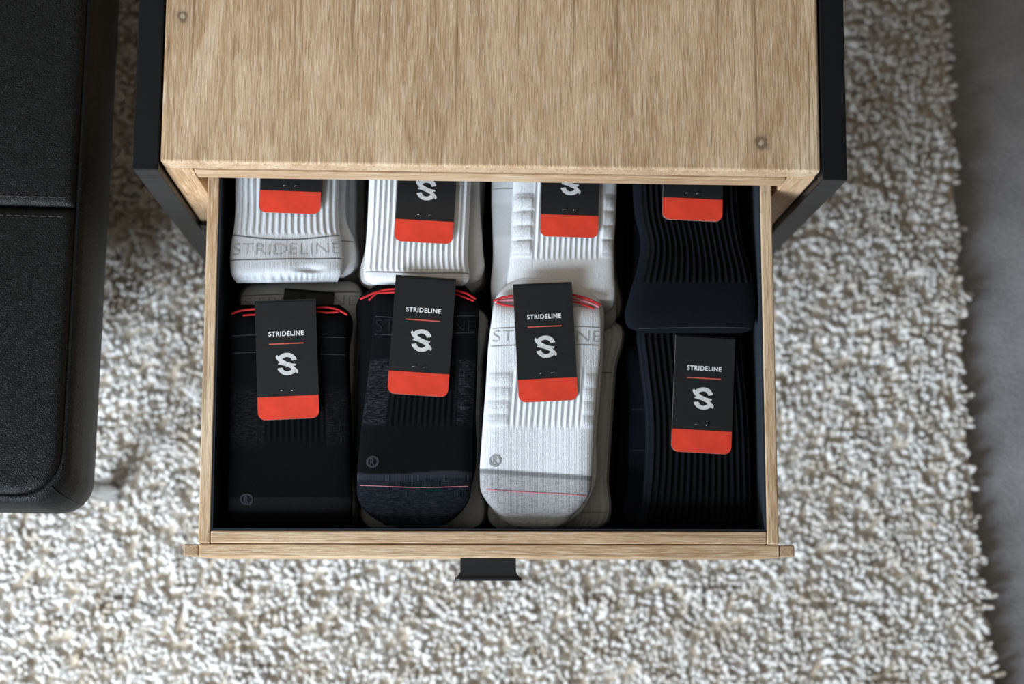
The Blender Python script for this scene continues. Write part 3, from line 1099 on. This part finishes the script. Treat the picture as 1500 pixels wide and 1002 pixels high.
low = [(350, 447, 498, 447, .002), (337, 458, 511, 457), (335, 520, 512, 520), (335, 680, 516, 680), (336, 772, 512, 772, -.004)]
e, org, k, so, kl, lo = pair('plain black ankle sock pair beside the left drawer wall, card tilted anticlockwise', rows, ZS - 0.003, TH, f1_col, f1_relief, lower=low, lower_col=flat_colour(BLACK))
k.ribbon('stripe', org, 494, 1.1, M['dark_grey_yarn'], so, 0.02, 0.98, 1.5, 6)
k.ribbon('stripe', org, 519, 1.1, M['dark_grey_yarn'], so, 0.02, 0.98, 1.5, 6)
k.text('badge_letter', org, 'R', 0.142, 0.178, 726, 739, M['dark_grey_yarn'], so, 0.03)
badge(k, org, 0.16, 732, M['dark_grey_yarn'], so)
arc_tube('cuff_trim', org, [(339, 460), (352, 455), (368, 453), (420, 450), (462, 451), (480, 450), (494, 453), (509, 461)], ZS - 0.0002, 0.0009, M['red_yarn'], so)
arc_tube('cuff_trim', org, [(356, 462), (368, 461), (420, 459), (460, 456), (478, 458), (496, 457)], ZS + 0.0004, 0.0008, M['red_yarn'], so)
header_card(e, org, (378, 616), (468, 612), ZS + 0.0072, 0.012)

# ---------------- F4: black ribbed crew pair, front row fourth (tucked under the rear pair)
rows = [(944, 462, 1080, 462, -.004), (936, 480, 1086, 478, -.002), (938, 530, 1090, 530), (946, 600, 1097, 600), (946, 680, 1101, 680), (940, 740, 1103, 740, -.002), (936, 768, 1103, 769, -.008), (940, 777, 1100, 778, -.014)]


def f4_relief(k, s, t):
    return rib(k, s, 9.0, 156, 0.0009, 0.02, 0.98) + wrinkle(s, t, 4, 0.0008)


def f4_col(k, s, t):
    w = np.cos(2 * math.pi * 156 / 9.0 * s)[..., None]
    return np.ones(s.shape + (3,)) * BLACK * (0.95 + 0.35 * w) + (1 - sstep(0.02, 0.10, s))[..., None] * np.array([0.005, 0.007, 0.011])  # last term: navy highlight along the left fold, put into the yarn colour


e, org, k, so, kl, lo = pair('black ribbed crew sock pair in front right corner of the drawer', rows, ZS - 0.010, TH, f4_col, f4_relief, nu=200, nv=120)
header_card(e, org, (983, 661), (1071, 666), ZS - 0.0016, 0.0)

# ---------------- R1: white crew pair with knit name band, back row first
rows = [(350, 150, 494, 150), (347, 190, 497, 190), (345, 262, 497, 262), (343, 330, 497, 332), (338, 362, 501, 360), (337, 385, 502, 382), (340, 405, 500, 402), (346, 414, 494, 412, -.003)]


def r1_relief(k, s, t):
    t1 = k.t_of(346)
    m = 1 - sstep(t1 - .02, t1 + .004, t)
    r = rib(k, s, 9.2, 152, 0.0007, 0.0, 1.0) * m
    tg = k.t_of(408)
    g = sstep(tg - .03, tg, t) * np.exp(-((s - .5) / .28) ** 2)
    r = r + g * 0.0013 * np.sin(s * 95 + 3 * np.sin(s * 9)) - g * 0.004
    dent = np.exp(-((s - .72) / .10) ** 2 - ((t - k.t_of(397)) / .018) ** 2)
    return r - 0.0035 * dent + wrinkle(s, t, 5, 0.0013, 3, 6)


e, org, k, so, kl, lo = pair('white ribbed crew sock pair with knitted name band, back left', rows, ZS - 0.002, TH, flat_colour(WHITE * 0.74), r1_relief, nu=150, nv=200, lower_col=flat_colour(WHITE * 0.8),
                             lower=[(356, 150, 505, 150), (352, 262, 507, 262), (350, 325, 509, 328), (348, 350, 519, 352), (348, 378, 522, 382), (350, 394, 517, 398), (362, 402, 503, 406, -.003)])
kl.ribbon('stripe', org, 354, 1.4, M['grey_yarn'], lo, 0.8, 0.99, 0.2, 7)
k.ribbon('stripe', org, 345.5, 1.9, M['grey_yarn'], so, 0.01, 0.99, 0.3, 7, bow=8)
k.ribbon('stripe', org, 381, 1.7, M['grey_yarn'], so, 0.01, 0.99, 0.3, 8, bow=2)
k.text('knit_lettering', org, 'STRIDELINE', 0.03, 0.98, 358, 374, M['knit_letter'], so, -0.022, bend=0.008)
header_card(e, org, (379, 311), (469, 314), ZS + 0.0082)

# ---------------- R2: white ribbed pair, back row second
rows = [(546, 152, 690, 152), (544, 190, 690, 190), (541, 262, 690, 262), (538, 330, 687, 330), (534, 385, 686, 388), (533, 400, 688, 402), (536, 410, 686, 412), (546, 416, 678, 418, -.003)]


def r2_relief(k, s, t):
    t1 = k.t_of(399)
    m = 1 - sstep(t1 - .015, t1 + .003, t)
    return rib(k, s, 8.0, 150, 0.0009, 0.0, 1.0) * m + wrinkle(s, t, 6, 0.0007, 2, 4)


low = [(550, 152, 700, 152), (545, 200, 702, 200), (540, 300, 703, 300), (534, 370, 708, 372), (528, 395, 709, 396), (530, 412, 702, 410), (544, 419, 680, 419, -.003)]
e, org, k, so, kl, lo = pair('bright white all-over ribbed crew sock pair, back row second from left', rows, ZS - 0.003, TH, flat_colour(WHITE), r2_relief, nu=190, nv=160, lower=low, lower_col=flat_colour(OFFW * 1.1))
k.ribbon('stripe', org, 401, 1.2, M['grey_yarn'], so, 0.01, 0.99, 0.6, 9)
header_card(e, org, (577, 353), (663, 358), ZS + 0.0076)

# ---------------- R3: white pair with terry panels, back row third
rows = [(757, 155, 905, 155), (756, 190, 905, 190), (752, 262, 904, 264), (749, 320, 902, 320), (747, 372, 899, 372), (744, 400, 900, 404), (743, 425, 901, 430), (748, 444, 898, 448, -.002), (758, 452, 890, 456, -.005)]


def r3_relief(k, s, t):
    t1 = k.t_of(383)
    m = 1 - sstep(t1 - .025, t1 + .004, t)
    r = rib(k, s, 7.8, 152, 0.0009, 0.22, 0.85) * m
    side = (1 - sstep(0.18, 0.22, s)) + sstep(0.86, 0.885, s)
    ms = sstep(k.t_of(286), k.t_of(290), t) * (1 - sstep(k.t_of(374), k.t_of(380), t))
    seg = np.abs(np.sin((t - k.t_of(290)) / (k.t_of(311) - k.t_of(290)) * math.pi)) ** 0.4
    return r + side * ms * 0.0020 * seg + wrinkle(s, t, 7, 0.0009, 2, 4)


def r3_col(k, s, t):
    c = np.ones(s.shape + (3,)) * WHITE
    side = (((1 - sstep(0.18, 0.21, s)) + sstep(0.87, 0.89, s)) * sstep(k.t_of(284), k.t_of(290), t) * (1 - sstep(k.t_of(374), k.t_of(380), t)))[..., None]
    c = c * (1 - side * 0.28 * heather(s, t, 110, 240, 31)[..., None])
    g = sstep(k.t_of(436), k.t_of(440), t)[..., None]
    return c * (1 - g) + HGREY * 0.9 * g


low = [(724, 155, 890, 155), (722, 200, 890, 200), (720, 290, 892, 290), (722, 380, 895, 380), (719, 430, 903, 440), (726, 468, 900, 474, -.003), (740, 480, 885, 484, -.006)]


def r3_low(k, s, t):
    g = sstep(k.t_of(436), k.t_of(440), t)[..., None]
    b = (sstep(k.t_of(300), k.t_of(303), t) * (1 - sstep(k.t_of(345), k.t_of(350), t)))[..., None]
    return np.ones(s.shape + (3,)) * (WHITE * 0.9) * (1 - g) * (1 - .15 * b) + GREYW * 0.8 * g


e, org, k, so, kl, lo = pair('white sock pair with padded terry side panels, back row third from left', rows, ZS - 0.010, TH, r3_col, r3_relief, nu=190, nv=190, lower=low, lower_col=r3_low)
kl.ribbon('stripe', org, 279, 1.2, M['pale_grey_yarn'], lo, 0.01, 0.4, 0.5, 9)
header_card(e, org, (791, 346), (876, 349), ZS + 0.0008)

# ---------------- R4: black ribbed pair with plain toe band, back row fourth
rows = [(939, 155, 1080, 155), (938, 190, 1080, 190), (936, 262, 1081, 264), (940, 320, 1084, 320, .0), (948, 360, 1090, 360, .001), (942, 400, 1101, 402, .004), (930, 440, 1106, 438, .006), (924, 470, 1105, 470, .006), (928, 484, 1100, 484, .005), (940, 489, 1085, 489, .003)]


def r4_relief(k, s, t):
    t1 = k.t_of(418)
    m = 1 - sstep(t1 - .02, t1 + .004, t)
    return rib(k, s, 9.0, 156, 0.0010, 0.03, 0.98) * m + wrinkle(s, t, 8, 0.0008, 2, 4)


def r4_col(k, s, t):
    t1 = k.t_of(418)
    m = (1 - sstep(t1 - .02, t1 + .004, t))[..., None]
    w = np.cos(2 * math.pi * 156 / 9.0 * s)[..., None]
    base = BLACK * (0.95 + 0.4 * w) * m + np.array([0.0058, 0.0065, 0.0095]) * (1 - m)
    return np.ones(s.shape + (3,)) * base


e, org, k, so, kl, lo = pair('black ribbed crew sock pair with smooth toe band, back right corner', rows, ZS - 0.001, TH, r4_col, r4_relief, nu=200, nv=170,
                             lower=[(r[0] - 10, r[1] - 4, r[2] - 4, r[3] - 4) + tuple(r[4:]) for r in rows], lower_col=flat_colour(NAVY))
k.ribbon('toe_seam', org, 482.5, 1.0, M['dark_grey_yarn'], so, 0.03, 0.97, 0.4, 12)
header_card(e, org, (970, 321), (1058, 325), ZS + 0.0094)


# ---------------- pairs tucked underneath
def under(label, rows, ztop, thick, col, stripes=(), card=None, col2=None, letter=None, relief_seed=20, ribs=0.0):
    z = ztop - thick / 2
    rel = lambda k, s, t: wrinkle(s, t, relief_seed, 0.0015, 2, 4) + (rib(k, s, 9.0, 160, ribs) if ribs else 0)
    e, org, k, so, kl, lo = pair(label, rows, z, thick, flat_colour(col), rel, nu=100 if ribs else 44, nv=70, lower_col=flat_colour(col2 if col2 is not None else col), group=G_UND, ns=5.0, nt=12.0)
    for py, m in stripes:
        k.ribbon('stripe', org, py, 1.6, M[m], so, 0.02, 0.98, 0.8, 3)
    if letter:
        k.text('knit_lettering', org, *letter, M['pale_grey_yarn'], so, -0.018)
    if card:
        header_card(e, org, card[0], card[1], z + thick / 2 + 0.0070)
    return e


U1 = ZS - 0.0270        # top of the second layer
UT = 0.0125


def quad(x0, y0, x1, y1, x2, y2, x3, y3, n=5, bul=0):
    """rows from the (left, right) top pair to the bottom pair with softened corners"""
    R = []
    for i in range(n):
        q = i / (n - 1)
        R.append((x0 + (x2 - x0) * q, y0 + (y2 - y0) * q, x1 + (x3 - x1) * q, y1 + (y3 - y1) * q))
    f, l = R[0], R[-1]
    R[0] = (f[0], f[1] + 6, f[2], f[3] + 6)
    R[-1] = (l[0], l[1] - 6, l[2], l[3] - 6)
    R.insert(0, (f[0] + 10, f[1], f[2] - 10, f[3], -.003))
    R.append((l[0] + 10, l[1], l[2] - 10, l[3], -.003))
    return R


under('grey-white sock pair with name band showing under the plain black front left pair', quad(362, 415, 522, 410, 352, 768, 512, 768), U1 - 0.001, UT, OFFW, [(437, 'grey_yarn')], ((400, 592), (474, 598)), letter=('STRIDELINE', 0.04, 0.96, 442, 456))
under('white folded sock pair bulging right of the name band pair', quad(352, 160, 522, 160, 362, 398, 520, 402), U1, UT, WHITE * 0.80, [(352, 'grey_yarn')], ribs=0.0008)
under('off-white sock pair under the all-over ribbed white pair, back row', quad(548, 160, 714, 160, 532, 424, 700, 428), U1 - 0.002, UT, OFFW * 1.05, [(408, 'grey_yarn')])
under('off-white sock pair poking out under the black rounded toe, front row', quad(548, 450, 706, 450, 536, 775, 702, 776), U1 - 0.001, UT, OFFW, [(620, 'pale_grey_yarn')])
under('grey-white sock pair under the white terry panelled pair, back row', quad(728, 160, 892, 160, 728, 470, 903, 472), U1 - 0.010, UT, GREYW)
under('off-white ribbed sock pair under the white grey-toed pair, front row', quad(730, 470, 905, 468, 722, 776, 884, 774), U1 - 0.001, UT, OFFW, [(548, 'grey_yarn'), (748, 'pale_grey_yarn')], ribs=0.0006)
under('dark navy sock pair under the black toe-banded pair, back right', quad(928, 160, 1076, 160, 926, 478, 1072, 480), U1 - 0.006, UT, NAVY * 1.5, [(330, 'dark_grey_yarn'), (380, 'dark_grey_yarn')])
under('dark navy sock pair under the black ribbed front right pair', quad(922, 505, 1078, 505, 918, 774, 1080, 775), U1 - 0.010, UT, NAVY * 1.3, [(600, 'dark_grey_yarn'), (660, 'dark_grey_yarn')])

# bottom layer of each stack
U2 = U1 - 0.0255
under('light grey sock pair at the bottom of the front left stack', quad(366, 470, 528, 468, 356, 772, 520, 774), U2 - 0.002, UT, GREYW)
under('light grey sock pair at the bottom of the back left stack', quad(362, 170, 536, 170, 366, 420, 534, 424), U2 - 0.001, UT, GREYW)
under('light grey sock pair at the bottom of the second back stack', quad(552, 170, 706, 170, 548, 430, 704, 432), U2 - 0.003, UT, GREYW)
under('off-white sock pair lowest in the second front stack', quad(552, 470, 704, 470, 548, 775, 704, 776), U2 - 0.002, UT, OFFW)
under('light grey sock pair at the bottom of the third back stack', quad(730, 170, 886, 170, 736, 466, 890, 470), U2 - 0.010, UT * 0.8, GREYW)
under('light grey sock pair at the bottom of the third front stack', quad(738, 500, 900, 500, 732, 775, 880, 774), U2 - 0.002, UT, GREYW)
under('black sock pair at the bottom of the back right stack', quad(920, 170, 1066, 170, 914, 470, 1064, 472), U2 - 0.007, UT, NAVY)
under('black sock pair at the bottom of the front right stack', quad(908, 520, 1066, 520, 900, 776, 1070, 776), U2 - 0.011, UT * 0.8, NAVY)

# ================================================================== LEATHER OTTOMAN
OT = 0.43
ott = empty('ottoman', (-0.62, 0.45, 0.0))
tag(ott, 'black leather ottoman with stitched seam on a chrome leg', 'ottoman')
OO = Vector((-0.62, 0.45, 0.0))
A0, A1 = at(121, 200, OT), at(99, 600, OT)
dirv = Vector((A0.x - A1.x, A0.y - A1.y, 0)).normalized()       # along the right edge, away from the viewer
nrm = Vector((dirv.y, -dirv.x, 0))                              # outwards, to the right
pc = at(92, 732, OT)
# frame of the ottoman: origin at its near right corner
C0 = A1 + dirv * ((pc - A1).dot(dirv))
C0 = Vector((C0.x, C0.y, 0))
LX, LY = 0.62, 0.95
skew = 0.0


def ow(u, v, z):
    """ottoman coordinates: u to the left of the right edge, v away from the near edge"""
    p = C0 - nrm * u + dirv * (v - skew * u * 0.75)
    return Vector((p.x, p.y, z)) - OO


def loop(off, r, z, n=10, crown=0.0):
    """rounded rectangle grown by off"""
    P = []
    x0, x1, y0, y1 = -off, LX + off, -off, LY + off
    for cx, cy, a0 in ((x0 + r, y0 + r, 180), (x1 - r, y0 + r, 270), (x1 - r, y1 - r, 0), (x0 + r, y1 - r, 90)):
        for i in range(n + 1):
            a = math.radians(a0 + 90 * i / n)
            P.append(ow(cx + r * math.cos(a), cy + r * math.sin(a), z))
        # straight run to the next corner is one edge
    return P


def loft(name, loops, cap0, cap1, mat, parent):
    bm = bmesh.new()
    L = [[bm.verts.new(p) for p in lp] for lp in loops]
    n = len(L[0])
    for i in range(len(L) - 1):
        for k in range(n):
            bm.faces.new((L[i][k], L[i][(k + 1) % n], L[i + 1][(k + 1) % n], L[i + 1][k]))
    if cap0: bm.faces.new(L[0][::-1])
    if cap1: bm.faces.new(L[-1])
    bmesh.ops.recalc_face_normals(bm, faces=bm.faces)
    return from_bm(name, bm, mat, parent, True)


# boxing band, rounded under
loft('boxing', [loop(-0.05, .02, OT - 0.104), loop(-0.012, .024, OT - 0.103), loop(0.003, .026, OT - 0.094), loop(0.0085, .027, OT - 0.075), loop(0.0095, .028, OT - 0.050), loop(0.0075, .030, OT - 0.026),
                loop(0.0035, .033, OT - 0.010), loop(0.0, .036, OT - 0.004), loop(-0.003, .034, OT - 0.0035), loop(-0.006, .033, OT - 0.010)], True, True, M['leather'], ott)


def top_panel(name, v0, v1, r0, r1):
    """crowned leather panel between v0 and v1 that turns down into the seams"""
    nu, nv = 34, 40
    V, Fc = [], []
    for j in range(nv):
        for i in range(nu):
            a = .5 - .5 * math.cos(math.pi * i / (nu - 1))
            b = .5 - .5 * math.cos(math.pi * j / (nv - 1))
            u = 0.0035 + (LX - 0.007) * a
            v = v0 + (v1 - v0) * b
            # round the outer corners in plan
            for (r, near) in ((r0, True), (r1, False)):
                if r > 0:
                    dv = (v - v0) if near else (v1 - v)
                    for left in (False, True):
                        du = u - 0.0035 if not left else (LX - 0.0035 - u)
                        if du < r and dv < r:
                            x, y = (r - du) / r, (r - dv) / r
                            m = max(x, y)
                            l = math.hypot(x, y)
                            if l > 1e-9:
                                f = m / l
                                du2, dv2 = r - r * x * f, r - r * y * f
                                u = (0.0035 + du2) if not left else (LX - 0.0035 - du2)
                                v = (v0 + dv2) if near else (v1 - dv2)
            ed = min(min(a, 1 - a) * LX, min(b, 1 - b) * (v1 - v0))
            zz = OT - 0.0035 + 0.0045 * math.sqrt(max(0, 1 - (1 - min(1, ed / 0.007)) ** 2)) + 0.010 * math.sin(math.pi * a) * math.sin(math.pi * b) ** 0.6 - 0.0045 * math.exp(-ed / 0.03) * 0
            V.append(ow(u, v, zz))
    for j in range(nv - 1):
        for i in range(nu - 1):
            q = j * nu + i
            Fc.append((q, q + 1, q + nu + 1, q + nu))
    me = bpy.data.meshes.new(name)
    me.from_pydata([tuple(p) for p in V], [], Fc)
    bm = bmesh.new()
    bm.from_mesh(me)
    bmesh.ops.remove_doubles(bm, verts=bm.verts, dist=1e-5)
    bmesh.ops.recalc_face_normals(bm, faces=bm.faces)
    if sum(f.normal.z for f in bm.faces) < 0:
        bmesh.ops.reverse_faces(bm, faces=bm.faces)
    bm.to_mesh(me)
    bm.free()
    return link(name, me, M['leather'], ott, True)


sv = (at(60, 303, OT) - C0).dot(dirv) + skew * 0.75 * (-(at(60, 303, OT) - C0).dot(nrm))
top_panel('top_panel', 0.0035, sv - 0.0006, 0.034, 0.0)
top_panel('top_panel', sv + 0.0006, LY - 0.0035, 0.0, 0.034)
verts, faces = [], []
for dv in (-0.0080, 0.0080):
    for i in range(64):
        u0 = 0.012 + i * 0.0068
        a_ = u0 / LX
        zz = OT + 0.0011 + 0.0019 * math.sin(math.pi * a_)
        for p in tube_mesh('s', [ow(u0, sv + dv, zz - .0004), ow(u0 + 0.0022, sv + dv, zz + .0004), ow(u0 + 0.0044, sv + dv, zz - .0004)], 0.0005, 5).vertices:
            verts.append(tuple(p.co))
        base = len(verts) - 15
        for q in range(2):
            for kq in range(5):
                faces.append((base + q * 5 + kq, base + q * 5 + (kq + 1) % 5, base + (q + 1) * 5 + (kq + 1) % 5, base + (q + 1) * 5 + kq))
me = bpy.data.meshes.new('stitching')
me.from_pydata(verts, [], faces)
tag(link('stitching', me, M['thread'], ott), 'brown double stitching', kind='stuff')
for m_ in [m_ for m_ in bpy.data.meshes if m_.name.startswith('s.') or m_.name == 's']:
    bpy.data.meshes.remove(m_)

# upright seam at the near corner of the boxing
cs = []
for off, r, z in ((0.0, .036, OT - 0.004), (0.0035, .033, OT - 0.010), (0.0075, .030, OT - 0.026), (0.0095, .028, OT - 0.050), (0.0085, .027, OT - 0.075), (0.003, .026, OT - 0.094)):
    d_ = -off + r - r * math.cos(math.radians(45))
    cs.append(ow(d_ + 0.0002, d_ + 0.0002, z))
link('corner_seam', tube_mesh('corner_seam', cs, 0.0009, 6), M['leather'], ott, True)
# unseen base added under the cushion to block light onto the rug
loft('base', [loop(-0.075, .02, 0.13), loop(-0.070, .02, 0.128), loop(-0.065, .02, 0.135), loop(-0.065, .02, OT - 0.106), loop(-0.075, .02, OT - 0.1045)], True, True, M['leather'], ott)
# chrome legs
fp = at(158, 722, 0.03)
rel = fp - C0
fu, fvv = -rel.dot(nrm), rel.dot(dirv) + skew * 0.75 * (-rel.dot(nrm))
for (u, v) in ((fu, fvv), (LX - fu, fvv), (fu, LY - fvv), (LX - fu, LY - fvv)):
    prof = [(0.0, 0.006), (0.0105, 0.006), (0.0125, 0.008), (0.0125, 0.020), (0.0105, 0.024), (0.0105, OT - 0.106), (0.020, OT - 0.105), (0.020, OT - 0.102), (0.0, OT - 0.102)]
    bm = bmesh.new()
    c = ow(u, v, 0)
    rings = [[bm.verts.new((c.x + r * math.cos(2 * math.pi * i / 24), c.y + r * math.sin(2 * math.pi * i / 24), z)) for i in range(24)] for r, z in prof[1:-1]]
    for i in range(len(rings) - 1):
        for kq in range(24):
            bm.faces.new((rings[i][kq], rings[i][(kq + 1) % 24], rings[i + 1][(kq + 1) % 24], rings[i + 1][kq]))
    bm.faces.new(rings[0][::-1])
    bm.faces.new(rings[-1])
    o = from_bm('leg', bm, M['chrome'], ott, True)
    tag(o, 'chrome leg')
